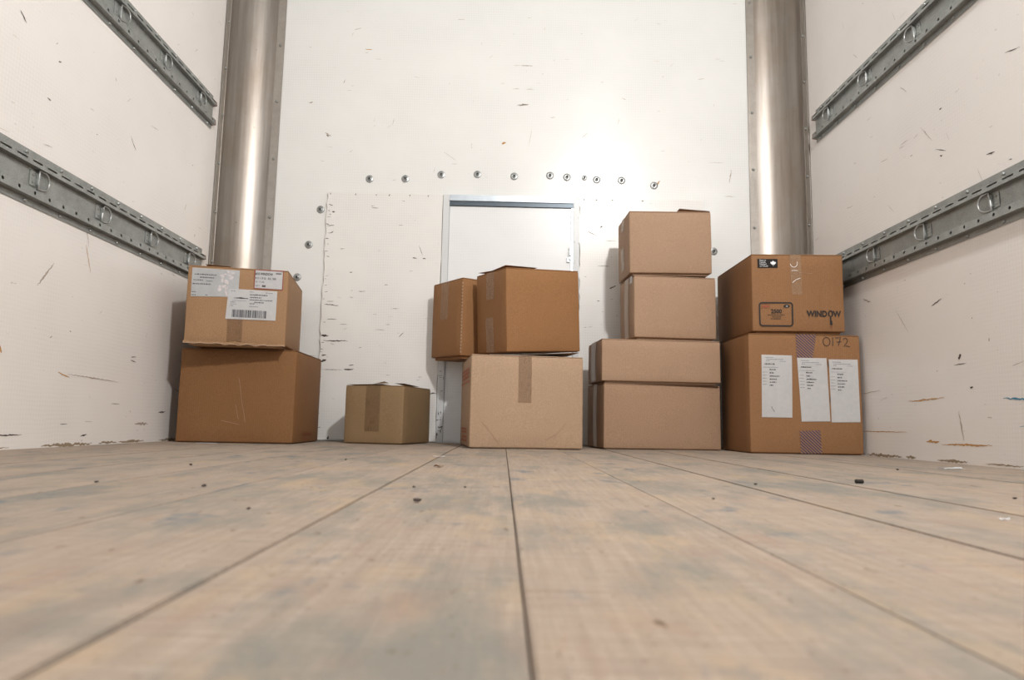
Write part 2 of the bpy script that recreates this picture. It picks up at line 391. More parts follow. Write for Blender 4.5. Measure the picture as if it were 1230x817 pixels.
for k in range(26): mark(bm, lambda a_, b_: (a_, D - .0178, b_), -.259 + r.uniform(-.011, .011), r.uniform(.02, .4), r.uniform(.006, .02), r.choice([0, 1.5, 1.5, .4]), r.uniform(.002, .006), r)
for k in range(10): mark(bm, lambda a_, b_: (a_, D - .0178, b_), .295 + r.uniform(-.01, .01), r.uniform(.5, 1.0), r.uniform(.004, .01), 1.5, .002, r)
tag(bm_obj('crack_marks', bm, M['scuff'], wb), 'dark cracks, holes and chips in the paint', kind='stuff')
bm = mark_bm()
mark(bm, back3, .645, 1.122, .03, .9, .012, r); mark(bm, back3, -.02, 1.285, .02, .5, .012, r); mark(bm, back3, -.62, 1.70, .03, 0, .006, r)
tag(bm_obj('rust_marks', bm, M['rust'], wb), 'brown rust stains', kind='stuff')

def wall_marks(wall, to3, dark, soft, rust, seed, blue=()):
    r = random.Random(seed)
    bm = mark_bm()
    for a in dark: mark(bm, to3, *a, r)
    for k in range(22): mark(bm, to3, r.uniform(1.1, 2.6), r.uniform(.1, 1.8), r.uniform(.005, .012), r.uniform(-1.5, 1.5), r.uniform(.002, .005), r)
    tag(bm_obj('scuff_marks', bm, M['scuff'], wall), 'dark scuffs and gouges', kind='stuff')
    bm = mark_bm()
    for a in soft: mark(bm, to3, *a, r)
    for k in range(46): mark(bm, to3, r.uniform(1.0, 2.65), r.uniform(.03, 1.8) ** 1.0, r.uniform(.01, .05), r.choice([0, 0, .1, -.2, 1.2, .8]), r.uniform(.001, .003), r)
    tag(bm_obj('scratch_marks', bm, M['scuff_soft'], wall), 'grey scratches', kind='stuff')
    bm = mark_bm()
    for a in rust: mark(bm, to3, *a, r)
    tag(bm_obj('rust_marks', bm, M['rust'], wall), 'tan rubbed marks', kind='stuff')
    if blue:
        bm = mark_bm()
        for a in blue: mark(bm, to3, *a, r)
        tag(bm_obj('crayon_marks', bm, M['blue_mark'], wall), 'blue crayon streak', kind='stuff')
    # torn liner edge along the floor
    bm = mark_bm(); y = .8
    while y < 2.55:
        l = r.uniform(.05, .22); mark(bm, to3, y + l / 2, .004 + r.random() * .002, l, 0, r.uniform(.004, .013), r); y += l + r.uniform(0, .12)
    tag(bm_obj('torn_edge', bm, M['torn'], wall), 'torn dirty lower edge', kind='stuff')
wall_marks(wl, left3, [(1.578, 1.035, .03, -.6, .006), (1.722, .999, .012, .3, .006), (1.696, .884, .014, -.1, .006), (2.093, .932, .05, -.75, .004), (1.676, .034, .09, 0, .005), (1.60, .034, .05, 0, .004), (1.973, .029, .03, .2, .006), (2.20, .27, .03, .1, .004), (2.20, .257, .03, -.1, .004), (2.41, .10, .05, .1, .008), (1.88, .06, .03, 0, .003)],
           [(1.9, .60, .10, -1.2, .004), (1.75, .44, .09, .9, .008), (2.0, .19, .25, -.03, .005), (2.28, .06, .08, 0, .012), (2.12, .12, .05, 0, .003)], [(1.62, .235, .02, -1, .012), (1.86, .19, .05, -.2, .006), (1.92, .52, .08, -1.15, .004)], 21)
wall_marks(wr, right3, [(1.579, 1.013, .05, .25, .003), (1.87, .877, .05, .45, .003), (1.87, .86, .012, .3, .008), (1.675, .789, .03, .15, .006), (2.008, .915, .012, 0, .004), (1.86, .996, .012, 0, .006), (1.926, .449, .05, -.3, .005), (1.80, .20, .012, 0, .008), (1.84, .265, .05, 0, .004), (1.84, .285, .014, 1.4, .02)],
           [(1.93, .95, .08, .9, .003), (2.3, .21, .12, -.05, .004), (2.1, .42, .1, .9, .003), (2.3, .52, .05, .4, .008), (1.85, .1, .08, 1.4, .006)], [(2.0, .175, .17, -.03, .006), (1.978, .055, .06, 0, .010), (1.836, .05, .2, -.02, .007), (2.25, .08, .3, 0, .004)], 22,
           [(1.638, .165, .10, .05, .008), (1.60, .10, .08, 0, .003)])

# ================================================================== CARGO RAILS
YE = 2.622
def rail_channel():
    # profile (height, protrusion); strips with holes are listed by index
    prof = [(0, .0022), (.0165, .0022), (.0185, .0185), (.039, .0165), (.0435, .004), (.0945, .004), (.0955, .0185), (.1120, .0165), (.119, .0022), (.1365, .0022)]
    y0 = -.6; bm = bmesh.new(); pitch = .0552
    ny = int((YE - y0) / pitch); ys = [YE - k * pitch for k in range(ny + 1)]
    P = lambda i, f, y: (prof[i][1] + (prof[i + 1][1] - prof[i][1]) * f, y, prof[i][0] + (prof[i + 1][0] - prof[i][0]) * f)
    for i in range(len(prof) - 1):
        hole = {2: 'o', 6: 's'}.get(i)
        if not hole:
            q = [bm.verts.new(P(i, 0, ys[0])), bm.verts.new(P(i, 1, ys[0])), bm.verts.new(P(i, 1, ys[-1])), bm.verts.new(P(i, 0, ys[-1]))]; bm.faces.new(q); continue
        for a, b in zip(ys, ys[1:]):
            c = (a + b) / 2; wy = .0042 if hole == 'o' else .0185
            fl, fh = (.34, .80) if hole == 'o' else (.58, .86)
            fm = (fl + fh) / 2
            outer = [(0, a), (.5, a), (1, a), (1, c), (1, b), (.5, b), (0, b), (0, c)]
            k = .7 if hole == 'o' else .96; hf = (fh - fl) / 2
            inner = [(fm - hf * k, c + wy * k), (fm, c + wy), (fm + hf * k, c + wy * k), (fh, c), (fm + hf * k, c - wy * k), (fm, c - wy), (fm - hf * k, c - wy * k), (fl, c)]
            O = [bm.verts.new(P(i, f, y)) for f, y in outer]; I = [bm.verts.new(P(i, f, y)) for f, y in inner]
            for k2 in range(8): bm.faces.new((O[k2], O[(k2 + 1) % 8], I[(k2 + 1) % 8], I[k2]))
    bmesh.ops.remove_doubles(bm, verts=bm.verts, dist=.00005)
    bmesh.ops.recalc_face_normals(bm, faces=bm.faces)
    return bm, prof
bmc, PROF = rail_channel()
chan_me = bpy.data.meshes.new('rail_channel'); bmc.to_mesh(chan_me); bmc.free(); chan_me.materials.append(M['galv'])
def end_me(i0, i1):
    bm = bmesh.new()
    if True:
        vs_ = [bm.verts.new((PROF[i][1], YE - .001, PROF[i][0])) for i in range(i0, i1 + 1)] + [bm.verts.new((.0005, YE - .001, PROF[i1][0])), bm.verts.new((.0005, YE - .001, PROF[i0][0]))]
        f = bm.faces.new(vs_)
        e = bmesh.ops.extrude_face_region(bm, geom=[f])
        for g in e['geom']:
            if isinstance(g, bmesh.types.BMVert): g.co.y += .006
    me = bpy.data.meshes.new('rail_end'); bmesh.ops.recalc_face_normals(bm, faces=bm.faces); bm.to_mesh(me); bm.free(); me.materials.append(M['rust_end']); return me
END = end_me(1, 4); END2 = end_me(5, 8)
def tube(pts, rad, n=8, closed=False):
    bm = bmesh.new(); rings = []; N = len(pts); P = [Vector(p) for p in pts]
    for i in range(N):
        d = ((P[(i + 1) % N] - P[i - 1]) if closed else (P[min(i + 1, N - 1)] - P[max(i - 1, 0)])).normalized()
        a = d.orthogonal().normalized() if abs(d.x) > .9 else d.cross(Vector((1, 0, 0))).normalized(); b = d.cross(a)
        rings.append([bm.verts.new(P[i] + rad * (a * math.cos(2 * math.pi * k / n) + b * math.sin(2 * math.pi * k / n))) for k in range(n)])
    for i in range(N if closed else N - 1):
        A, B = rings[i], rings[(i + 1) % N]
        for k in range(n): bm.faces.new((A[k], A[(k + 1) % n], B[(k + 1) % n], B[k]))
    return bm
def ring_me():
    h = .0235; pts = [(0, 0, -h), (0, 0, -h / 2), (0, 0, 0), (0, 0, h / 2), (0, 0, h), (0, .010, h)]
    for k in range(1, 10):
        a = math.pi / 2 - math.pi * k / 10
        pts.append((.002, .010 + h * math.cos(a), h * math.sin(a)))
    pts += [(0, .010, -h)]
    bm = tube(pts, .0028, 8, True)
    bmesh.ops.recalc_face_normals(bm, faces=bm.faces)
    me = bpy.data.meshes.new('d_ring'); bm.to_mesh(me); bm.free(); me.materials.append(M['bolt'])
    for p in me.polygons: p.use_smooth = True
    return me
RING = ring_me()
def bracket_me():
    bm = box_bm(0, .0018, -.026, .009, -.0195, .0195, bevel=.0006)
    box_bm(0, .0095, -.0045, .0045, -.0165, .0165, bm, .0025)
    for y, z in ((-.015, .009), (-.015, -.009)): xb = xform(lathe_bm([(.0034, 0), (.003, .002), (.001, .0026)], 8), Matrix.Translation((.0018, y, z)) @ Matrix.Rotation(R(90), 4, 'Y')); me = bpy.data.meshes.new('t'); xb.to_mesh(me); xb.free(); bm.from_mesh(me); bpy.data.meshes.remove(me)
    me = bpy.data.meshes.new('ring_bracket'); bmesh.ops.recalc_face_normals(bm, faces=bm.faces); bm.to_mesh(me); bm.free(); me.materials.append(M['galv']); return me
BRK = bracket_me()
bmv = lathe_bm([(.0052, 0), (.005, .002), (.0036, .0042), (.001, .005)], 10); RIV = bpy.data.meshes.new('rivet'); bmesh.ops.recalc_face_normals(bmv, faces=bmv.faces); bmv.to_mesh(RIV); bmv.free(); RIV.materials.append(M['bolt'])
def mirrored(me):
    c = me.copy(); c.transform(Matrix.Scale(-1, 4, (1, 0, 0))); c.flip_normals(); return c
MIR = {k: mirrored(v) for k, v in (('c', chan_me), ('e', END), ('f', END2), ('r', RING), ('b', BRK))}
def rail(side, z, label):
    x = XL if side > 0 else XR
    t = empty('cargo_rail', (x, 0, z)); tag(t, label, 'rail', 'cargo rails on the side walls')
    g = (lambda k, v: v) if side > 0 else (lambda k, v: MIR[k])
    link('rail_channel', g('c', chan_me), t); [tag(link('rail_end', q, t), 'rusty red cut end') for q in (g('e', END), g('f', END2))]
    for k in range(-3, 3):
        y = 1.95 + .2755 * k
        o = link('ring_bracket', g('b', BRK), t); o.location = (.0042 * side, y, .0695)
        o = link('d_ring', g('r', RING), t); o.location = (.0042 * side + .0068 * side, y, .0695); o.rotation_euler = (R(rnd.uniform(-8, 8)), 0, R(rnd.uniform(2, 16)) * -side)
    for zz, ph in ((.1275, 0), (.0085, .01)):
        for k in range(16):
            y = 2.575 - .1345 * k + ph
            if y < .7: break
            o = link('rivet', RIV, t); o.location = (.0022 * side, y, zz); o.rotation_euler = (0, R(90 * side), 0)
    return t
rail(1, .592, 'lower galvanized cargo rail with D-rings on left wall'); rail(1, 1.2115, 'upper galvanized cargo rail with D-rings on left wall')
rail(-1, .592, 'lower galvanized cargo rail with D-rings on right wall'); rail(-1, 1.2115, 'upper galvanized cargo rail with D-rings on right wall')

# ================================================================== CARDBOARD BOXES
def axis(h, r, n):
    a = [-h, -h + .35 * r, -h + r]; m_ = h - r
    a += [-m_ + 2 * m_ * k / n for k in range(1, n)]
    return a + [h - r, h - .35 * r, h]
def carton_bm(w, d, h, seed, bulge=.003, rad=.0045):
    bm = bmesh.new(); H = Vector((w / 2, d / 2, h / 2)); rr = random.Random(seed)
    ax = [axis(H.x, rad, 6), axis(H.y, rad, 6), axis(H.z, rad, 6)]
    for a in range(3):
        b, c = (a + 1) % 3, (a + 2) % 3
        for s in (-1, 1):
            g = []
            for u in ax[b]:
                row = []
                for v in ax[c]:
                    p = [0, 0, 0]; p[a] = s * H[a]; p[b] = u; p[c] = v; row.append(bm.verts.new(p))
                g.append(row)
            for i in range(len(ax[b]) - 1):
                for j in range(len(ax[c]) - 1): bm.faces.new((g[i][j], g[i + 1][j], g[i + 1][j + 1], g[i][j + 1]))
    bmesh.ops.remove_doubles(bm, verts=bm.verts, dist=.00002)
    off = Vector((rr.random() * 9, rr.random() * 9, rr.random() * 9))
    for v in bm.verts:
        q = Vector([max(-H[i] + rad, min(H[i] - rad, v.co[i])) for i in range(3)]); dlt = v.co - q
        co = q + dlt.normalized() * rad if dlt.length > 0 else v.co
        f = [1 - (co[i] / H[i]) ** 2 for i in range(3)]
        for i in (0, 1):
            if abs(abs(co[i]) - H[i]) < 1e-4: co[i] += math.copysign(bulge * f[1 - i] * f[2], co[i])
        nz = noise.noise_vector(co * 9 + off) * .0011; nz.z *= .4; co += nz
        v.co = co + Vector((0, 0, h / 2))
    return bm
class Carton:
    """box axes: x along the front, y deeper, z up; all parts are built in box coordinates"""
    def __init__(s, loc, ang, size, mat, label, seam, seed, bulge=.003, scale=1.0, gap=0.0):
        k = scale; size = (size[0] * k, size[1] * k, size[2] * k - (.0034 if loc[2] < .01 and k > 1 else 0)); loc = (loc[0] * k, loc[1] * k, .085 + (loc[2] - .085) * k if loc[2] > .01 else loc[2])
        s.g = g = gap * k; loc = (loc[0], loc[1], loc[2] - g); size = (size[0], size[1], size[2] + g); s.k = k; s.w, s.d, s.h = size; s.e = empty('cardboard_box', loc); s.e.rotation_mode = 'ZYX'
        s.e.rotation_mode = 'QUATERNION'
        s.e.rotation_quaternion = (Matrix.Rotation(R(ang[0]), 3, 'Z') @ Matrix.Rotation(R(ang[1]), 3, 'X') @ Matrix.Rotation(R(ang[2]), 3, 'Y')).to_quaternion()
        tag(s.e, label, 'box', 'cardboard boxes at the back of the truck'); s.m = mat; s.seed = seed; s.bulge = bulge
        s.seam = seam; ft = .0034
        fb = ft * .6 + g; bm = carton_bm(s.w, s.d, s.h - ft - fb, seed, bulge); bmesh.ops.translate(bm, vec=(0, 0, fb), verts=bm.verts)
        s.body = bm_obj('carton_wall', bm, mat, s.e, True)
        rr = random.Random(seed)
        for z, nm, e in ((s.h - ft, 'top_flap', .0012), (0, 'bottom_flap', .013 if g else .006)):
            th = ft if z else fb
            for sg in (-1, 1):
                if seam == 'y': x0, x1 = (.0012, s.w / 2 - e); b = box_bm(min(sg * x0, sg * x1), max(sg * x0, sg * x1), -s.d / 2 + e, s.d / 2 - e, z, z + th, bevel=.0008)
                else: x0, x1 = (.0012, s.d / 2 - e); b = box_bm(-s.w / 2 + e, s.w / 2 - e, min(sg * x0, sg * x1), max(sg * x0, sg * x1), z, z + th, bevel=.0008)
                bm_obj(nm, b, mat, s.e)
    def on(s, f, a, b, off=.0):   # a point on face f: a along the face, b up
        a *= s.k; b = min(b * s.k + s.g, s.h)
        zz = max(0, 1 - ((b - s.h / 2) / (s.h / 2)) ** 2)
        if f == 'F': return Vector((a, -s.d / 2 - s.bulge * zz * max(0, 1 - (a / (s.w / 2)) ** 2) - .0012 - off, b))
        x = s.w / 2 + s.bulge * zz * max(0, 1 - (a / (s.d / 2)) ** 2) + .0012 + off
        return Vector((-x if f == 'L' else x, a, b))
    def patch(s, f, quad, name, mat, parent=None, off=.0004, n=6):   # paper, tape: a thin sheet lying on the face; quad = bl, br, tr, tl
        bm = bmesh.new(); g = []
        bl, br, tr, tl = [Vector(q) for q in quad]
        for i in range(n + 1):
            row = []
            for j in range(n + 1):
                u, v = i / n, j / n; p = (bl * (1 - u) + br * u) * (1 - v) + (tl * (1 - u) + tr * u) * v
                row.append(bm.verts.new(s.on(f, p.x, p.y, off)))
            g.append(row)
        for i in range(n):
            for j in range(n): bm.faces.new((g[i][j], g[i + 1][j], g[i + 1][j + 1], g[i][j + 1]))
        bmesh.ops.solidify(bm, geom=list(bm.faces), thickness=.0002)
        return bm_obj(name, bm, mat, parent or s.e)
    def rect(s, f, a0, a1, b0, b1, *k, **kw): return s.patch(f, [(a0, b0), (a1, b0), (a1, b1), (a0, b1)], *k, **kw)
    def flat(s, f, loops, name, mat, parent=None, off=.0008, stuff=False):   # flat ink: list of polygons in face coordinates
        bm = bmesh.new()
        for lp in loops:
            vs_ = [bm.verts.new(s.on(f, x, y, off)) for x, y in lp]; bm.faces.new(vs_)
        o = bm_obj(name, bm, mat, parent or s.e)
        if stuff: o['kind'] = 'stuff'
        return o
    def text(s, f, txt, size, a, b, mat, parent=None, rot=0, off=.0008, sx=1.0, align='LEFT', bold=0, name='lettering'):
        cu = bpy.data.curves.new('t', 'FONT'); cu.body = txt; cu.size = size; cu.align_x = align; cu.offset = bold; cu.resolution_u = 3
        ob = bpy.data.objects.new('t', cu); me = bpy.data.meshes.new_from_object(ob); bpy.data.objects.remove(ob); bpy.data.curves.remove(cu)
        me.name = name; ca, sa = math.cos(rot), math.sin(rot)
        for v in me.vertices:
            x, y = v.co.x * sx, v.co.y; v.co = s.on(f, a + x * ca - y * sa, b + x * sa + y * ca, off)
        return link(name, me, parent or s.e, mat)
    def ribbon(s, f, lines, wd, name, mat, parent=None, off=.0008):
        bm = bmesh.new()
        for pts in lines:
            P = [Vector(p) for p in pts]; prev = None
            for i, p in enumerate(P):
                d = (P[min(i + 1, len(P) - 1)] - P[max(i - 1, 0)]).normalized(); n = Vector((-d.y, d.x)) * wd / 2
                cur = (bm.verts.new(s.on(f, *(p + n), off)), bm.verts.new(s.on(f, *(p - n), off)))
                if prev: bm.faces.new((prev[0], cur[0], cur[1], prev[1]))
                prev = cur
        return bm_obj(name, bm, mat, parent or s.e)
    def dashes(s, f, rows, mat, parent, name='print_lines', off=.0008, seed=1):   # small print too fine to read: rows = (a0, a1, b, height)
        rr = random.Random(seed); L = []
        for a0, a1, b, h in rows:
            x = a0
            while x < a1:
                wd = min(a1 - x, rr.uniform(.4, 1.6) * h); hh = h * rr.uniform(.7, 1)
                L.append([(x, b), (x + wd, b), (x + wd, b + hh), (x, b + hh)]); x += wd + rr.uniform(.25, .5) * h
        return s.flat(f, L, name, mat, parent, off, stuff=True)
    def raised_flap(s, quad, name='loose_flap', t=.0035, label=None):   # a loose flap over the top: four corners in box coordinates
        bm = bmesh.new(); n = 5; g = []; A, B, C_, D_ = [Vector(q) * s.k + Vector((0, 0, s.g)) for q in quad]
        for i in range(n + 1):
            row = []
            for j in range(n + 1):
                u, v = i / n, j / n; p = (A * (1 - u) + B * u) * (1 - v) + (D_ * (1 - u) + C_ * u) * v; p.z += .002 * math.sin(math.pi * u) * math.sin(math.pi * v); row.append(bm.verts.new(p))
            g.append(row)
        for i in range(n):
            for j in range(n): bm.faces.new((g[i][j], g[i + 1][j], g[i + 1][j + 1], g[i][j + 1]))
        bmesh.ops.solidify(bm, geom=list(bm.faces), thickness=t)
        o = bm_obj(name, bm, s.m, s.e)
        if label: o['label'] = label
        return o
    def tape_over(s, f, a0, a1, b0, mat, b1=None, name='tape'):
        return s.rect(f, a0, a1, b0, (b1 or s.h - .001), name, mat)

# --- left stack
b = Carton((-.914, 2.558, .0005), (1.4, 0, 0), (.391, .358, .3195), M['card_orange'], 'large plain orange-brown box on the floor at far left, under the box with paper labels', 'x', 1)
b.dashes('R', [(-.055, .08, .028, .011), (-.055, .05, .012, .008)], M['brown_card'], b.e, seed=5)
b.ribbon('F', [[(.005 + .03 * t, .22 - .15 * t + .004 * math.sin(9 * t)) for t in [k / 8 for k in range(9)]], [(-.045 + .06 * t, .075 - .012 * t) for t in (0, .5, 1)], [(.0 + .012 * t, .13 - .05 * t) for t in (0, .5, 1)]], .0012, 'crease_line', M['card_tan'], off=.0005)
b.raised_flap([(.125, .05, .3215), (.19, .04, .322), (.19, .17, .334), (.125, .17, .333)])
b = Carton((-.938, 2.525, .3355), (10.6, 2.1, .1), (.318, .47, .257), M['card_left'], 'labelled box with three white stickers on its front, top of the left stack', 'y', 2, .004, gap=.006)
b.rect('F', -.026, .022, .004, .1, 'tape', M['tape_brown'])
p1 = b.patch('F', [(-.145, .153), (.003, .158), (.003, .248), (-.146, .249)], 'paper_label', M['paper_grey'], off=.0006); p1['label'] = 'grey-white faded sticker with smudged print'
rr = random.Random(3)
L_ = []
for q in range(34):
    cx, cy = -.066 + .05 * rr.random() ** .8, .163 + .082 * rr.random(); ra = rr.uniform(.002, .007)
    if cy < .2 or cx > -.055: L_.append([(cx + ra * rr.uniform(.5, 1.2) * math.cos(t * .785), cy + ra * rr.uniform(.5, 1.3) * math.sin(t * .785)) for t in range(8)])
b.flat('F', L_, 'print_smudge', M['smudge'], p1, off=.0011, stuff=True)
b.dashes('F', [(-.138, -.07, .226, .004), (-.12, -.075, .216, .004), (-.14, -.11, .207, .003), (-.10, -.08, .205, .003), (-.142, -.085, .194, .004), (-.143, -.13, .167, .003), (-.143, -.13, .157, .003), (-.10, -.093, .158, .003)], M['ink_grey'], p1, off=.0012, seed=4)
p2 = b.patch('F', [(.0505, .189), (.143, .1895), (.1425, .2555), (.0495, .2545)], 'shipping_label', M['red'], off=.0006); p2['label'] = 'red-bordered white sticker with black print'
b.rect('F', .0525, .1405, .1915, .2525, 'label_sheet', M['paper'], p2, off=.001)
b.text('F', '#10 WINDOW', .0118, .053, .2365, M['ink'], p2, off=.0015, sx=.72, bold=.00025)
b.text('F', '103444', .0065, .1175, .242, M['ink'], p2, off=.0015, sx=.95, bold=.0003)
b.text('F', '4 11 1 9 12   0.5.  500', .0092, .0535, .2225, M['ink'], p2, off=.0015, sx=.80, bold=.0002)
b.text('F', '24  17-100', .0075, .0545, .2105, M['ink_grey'], p2, off=.0015, sx=.85)
b.text('F', 'QTY', .007, .0545, .1975, M['ink_grey'], p2, off=.0015); b.text('F', '500', .0095, .076, .196, M['ink'], p2, off=.0015, sx=.8, bold=.0005)
p3 = b.patch('F', [(-.0335, .0835), (.1255, .0845), (.126, .184), (-.028, .185)], 'address_label', M['paper'], off=.0012); p3['label'] = 'white address sticker with a barcode'
b.dashes('F', [(-.02, -.006, .176, .003), (.04, .052, .176, .003), (.09, .112, .175, .003), (-.02, -.005, .139, .003), (-.02, .0, .133, .0025), (-.02, -.012, .127, .003), (.04, .068, .127, .003), (-.015, .03, .145, .002)], M['ink_pale'], p3, off=.0018, seed=6)
b.dashes('F', [(.04, .095, .166, .0045), (.04, .078, .157, .004), (.04, .112, .149, .0035), (.04, .055, .136, .004), (.055, .085, .141, .004), (-.01, .036, .153, .003)], M['ink_grey'], p3, off=.0018, seed=7)
b.flat('F', [[(-.008, .155), (.012, .1575), (.035, .1535), (.012, .1525)]], 'strike_line', M['ink'], p3, off=.0019)
bars = []; x = -.013; rr = random.Random(8)
while x < .092:
    wd = rr.choice([.0012, .002, .003, .0042]); bars.append([(x, .0905), (x + wd, .0905), (x + wd, .1155), (x, .1155)]); x += wd + rr.choice([.001, .0014, .0022])
b.flat('F', bars, 'barcode', M['ink_grey'], p3, off=.0018, stuff=True)
b.raised_flap([(-.11, -.225, .2645), (-.03, -.225, .2615), (-.03, -.05, .2595), (-.11, -.05, .2595)])
for q in range(2):
    b.ribbon('F', [[(-.16 + .32 * t / 24, .0045 - .004 * q + .003 * math.sin(t * 1.7 + q) * rr.random()) for t in range(25)]], (.006, .0035)[q], 'crushed_fold', M[('card_left', 'card_pink')[q]], off=.0022 + .0008 * q)

# --- small box
b = Carton((-.44, 2.687, .0005), (-15.8, 0, 0), (.234, .261, .213), M['card_olive'], 'small olive-brown box alone on the floor in front of the plywood panel', 'y', 3)
b.rect('F', -.032, .026, .045, .2125, 'tape', M['tape_brown'])
b.raised_flap([(-.116, -.128, .2165), (.03, -.128, .2185), (.03, .0, .2165), (-.116, .0, .2165)]); b.raised_flap([(.075, -.126, .2215), (.115, -.126, .2205), (.115, .02, .2165), (.07, .02, .2165)])
b.raised_flap([(-.03, -.09, .2195), (-.005, -.11, .2195), (.02, -.05, .226), (-.01, -.03, .234)])

# --- middle stack
b = Carton((.053, 2.481, .0005), (7.8, 0, 0), (.377, .383, .3095), M['card_pink'], 'large pale pinkish-tan box on the floor in front of the door', 'y', 4, scale=1.02)
b.rect('F', -.031, .013, .150, .310, 'tape', M['tape'])
b.dashes('L', [(-.15, .14, .258, .011), (-.15, .14, .244, .011), (-.15, .10, .231, .011), (-.17, .16, .217, .007)], M['red_card'], b.e, seed=9)
b.dashes('L', [(-.10, .11, .058, .008), (-.10, .10, .047, .008), (-.10, .06, .03, .009), (-.10, .10, .018, .008)], M['red_card'], b.e, seed=10)
b.ribbon('F', [[(-.15, .085), (-.11, .04), (-.09, .012)], [(.06, .028), (.10, .05), (.13, .085)]], .001, 'crease_line', M['card_tan2'], off=.0004)
b.raised_flap([(-.02, -.165, .3112), (.183, -.165, .3255), (.183, .03, .3290), (-.02, .03, .3145)])  # flap shaped to fill the gap under the tilted box, blocking the bright wall
b.rect('F', -.06, .10, .305, .3095, 'tape', M['tape_side'])
b = Carton((.084, 2.469, .3355), (25.2, 3.4, -3.8), (.284, .252, .285), M['card_amber'], 'amber box tilted slightly, right of the two on top of the pale box', 'x', 5, scale=1.02)
b.rect('L', -.035, .03, .188, .283, 'tape', M['tape_shine']); b.rect('L', -.027, .038, .002, .124, 'tape', M['tape_shine'])
b.raised_flap([(-.142, -.125, .2925), (-.02, -.124, .289), (-.02, .0, .2875), (-.142, .0, .2875)]); b.raised_flap([(-.142, -.01, .288), (-.08, -.01, .288), (-.08, .115, .292), (-.142, .115, .296)])
b = Carton((-.171, 2.6635, .329), (34, 1.4, -.5), (.13, .228, .293), M['card_amber'], 'narrow amber box overhanging at left, behind the tilted amber box on the pale one', 'x', 6, scale=1.02, gap=.008)
b.rect('L', -.017, .043, .146, .292, 'tape', M['tape_shine'])
bm = bmesh.new()
for k in range(22):
    z = .283 - .0125 * k; box_bm(-.0677, -.064, -.1178, -.1138, z, z + (.0085 if k > 8 else .0062), bm)
tag(bm_obj('corner_seam', bm, M['card_pink'], b.e), 'pale perforated corner seam', kind='stuff')

# --- right stack of four
def side_tape(b, a0, a1, z0, z1, m=M['tape_side']): b.rect('L', a0, a1, z0, z1, 'tape', m)
b = Carton((.536, 2.5, .0005), (7.2, 0, 0), (.419, .224, .2262), M['card_tan2'], 'wide tan box on the floor at the bottom of the four-box stack', 'x', 7, scale=1.045)
side_tape(b, -.03, .016, .004, .229)
b = Carton((.534, 2.489, .2328), (4.1, 0, -.1), (.418, .238, .147), M['card_tan'], 'flat wide tan box, second from the floor in the four-box stack', 'x', 8, scale=1.045, gap=.005)
side_tape(b, -.032, .05, .006, .15)
b = Carton((.592, 2.497, .3902), (6.2, .2, -.3), (.3, .18, .2225), M['card_tan'], 'squarish tan box, third from the floor in the four-box stack', 'x', 9, scale=1.045, gap=.009)
side_tape(b, -.03, .018, .006, .225); b.rect('L', -.072, -.045, .198, .225, 'paper_scrap', M['paper'])
b.raised_flap([(-.13, -.06, .2238), (.13, -.06, .2238), (.13, .06, .2245), (-.13, .06, .2245)])
b = Carton((.583, 2.505, .6225), (1.2, .9, -.9), (.294, .212, .226), M['card_tan'], 'squarish tan box at the very top of the four-box stack', 'x', 10, scale=1.045, gap=.005)
side_tape(b, -.023, .022, .178, .225); side_tape(b, -.02, .033, .03, .115)
b.raised_flap([(.035, -.103, .2375), (.146, -.103, .2295), (.14, .02, .2285), (.03, .02, .2285)])

# --- far right stack
b = Carton((.983, 2.388, .0005), (.8, 0, 0), (.37, .278, .393), M['card_env'], 'big brown box on the floor at far right, marked 0172 with three white sheets', 'y', 11, scale=1.035)
b.patch('F', [(-.027, .312), (.025, .312), (.040, .392), (-.028, .392)], 'striped_tape', M['tape_stripe'])
b.patch('F', [(-.022, .002), (.047, .003), (.042, .077), (-.024, .074)], 'striped_tape', M['tape_stripe'])
def sheet(q, seed):
    p = b.patch('F', q, 'paper_sheet', M['paper'], off=.0014)
    a0, top = q[3][0], q[3][1]; k = (q[0][0] - q[3][0]) / .2
    R_ = lambda x0, x1, dz, h: (a0 + x0 - k * dz * -1, a0 + x1 - k * dz * -1, top - dz, h)
    b.dashes('F', [R_(.012, .04, .010, .0025), R_(.016, .072, .016, .0025), R_(.014, .025, .021, .0025), R_(.06, .08, .022, .002), R_(.004, .055, .042, .002), R_(.003, .018, .058, .002), R_(.003, .018, .068, .002), R_(.003, .018, .078, .002), R_(.003, .018, .088, .002), R_(.003, .018, .098, .002)], M['ink_pale'], p, off=.0022, seed=seed)
    b.dashes('F', [R_(.010, .044, .032, .0036), R_(.026, .046, .050, .0038), R_(.026, .040, .061, .0038), R_(.026, .058, .0715, .0038), R_(.026, .050, .0815, .0038), R_(.026, .047, .0915, .0038), R_(.026, .037, .1015, .0038)], M['ink'], p, off=.0022, seed=seed + 1)
    return p
p = sheet([(-.1475, .116), (-.0485, .116), (-.044, .3185), (-.144, .3195)], 31)
b.ribbon('F', [[(-.116, .152), (-.112, .142), (-.106, .134)]], .0014, 'pen_stroke', M['ink_grey'], p, off=.0022)
sheet([(-.0185, .104), (.0755, .1065), (.0705, .312), (-.0275, .3115)], 33); sheet([(.0800, .1035), (.1755, .1055), (.1745, .3095), (.0775, .3085)], 35)
b.ribbon('F', [[(.079, .185), (.0775, .175), (.0795, .168)], [(.0765, .303), (.0755, .292), (.0775, .284)]], .002, 'torn_edge', M['ink'])
def arc(cx, cy, rx, ry, a0, a1, n=16): return [(cx + rx * math.cos(R(a0 + (a1 - a0) * k / n)), cy + ry * math.sin(R(a0 + (a1 - a0) * k / n))) for k in range(n + 1)]
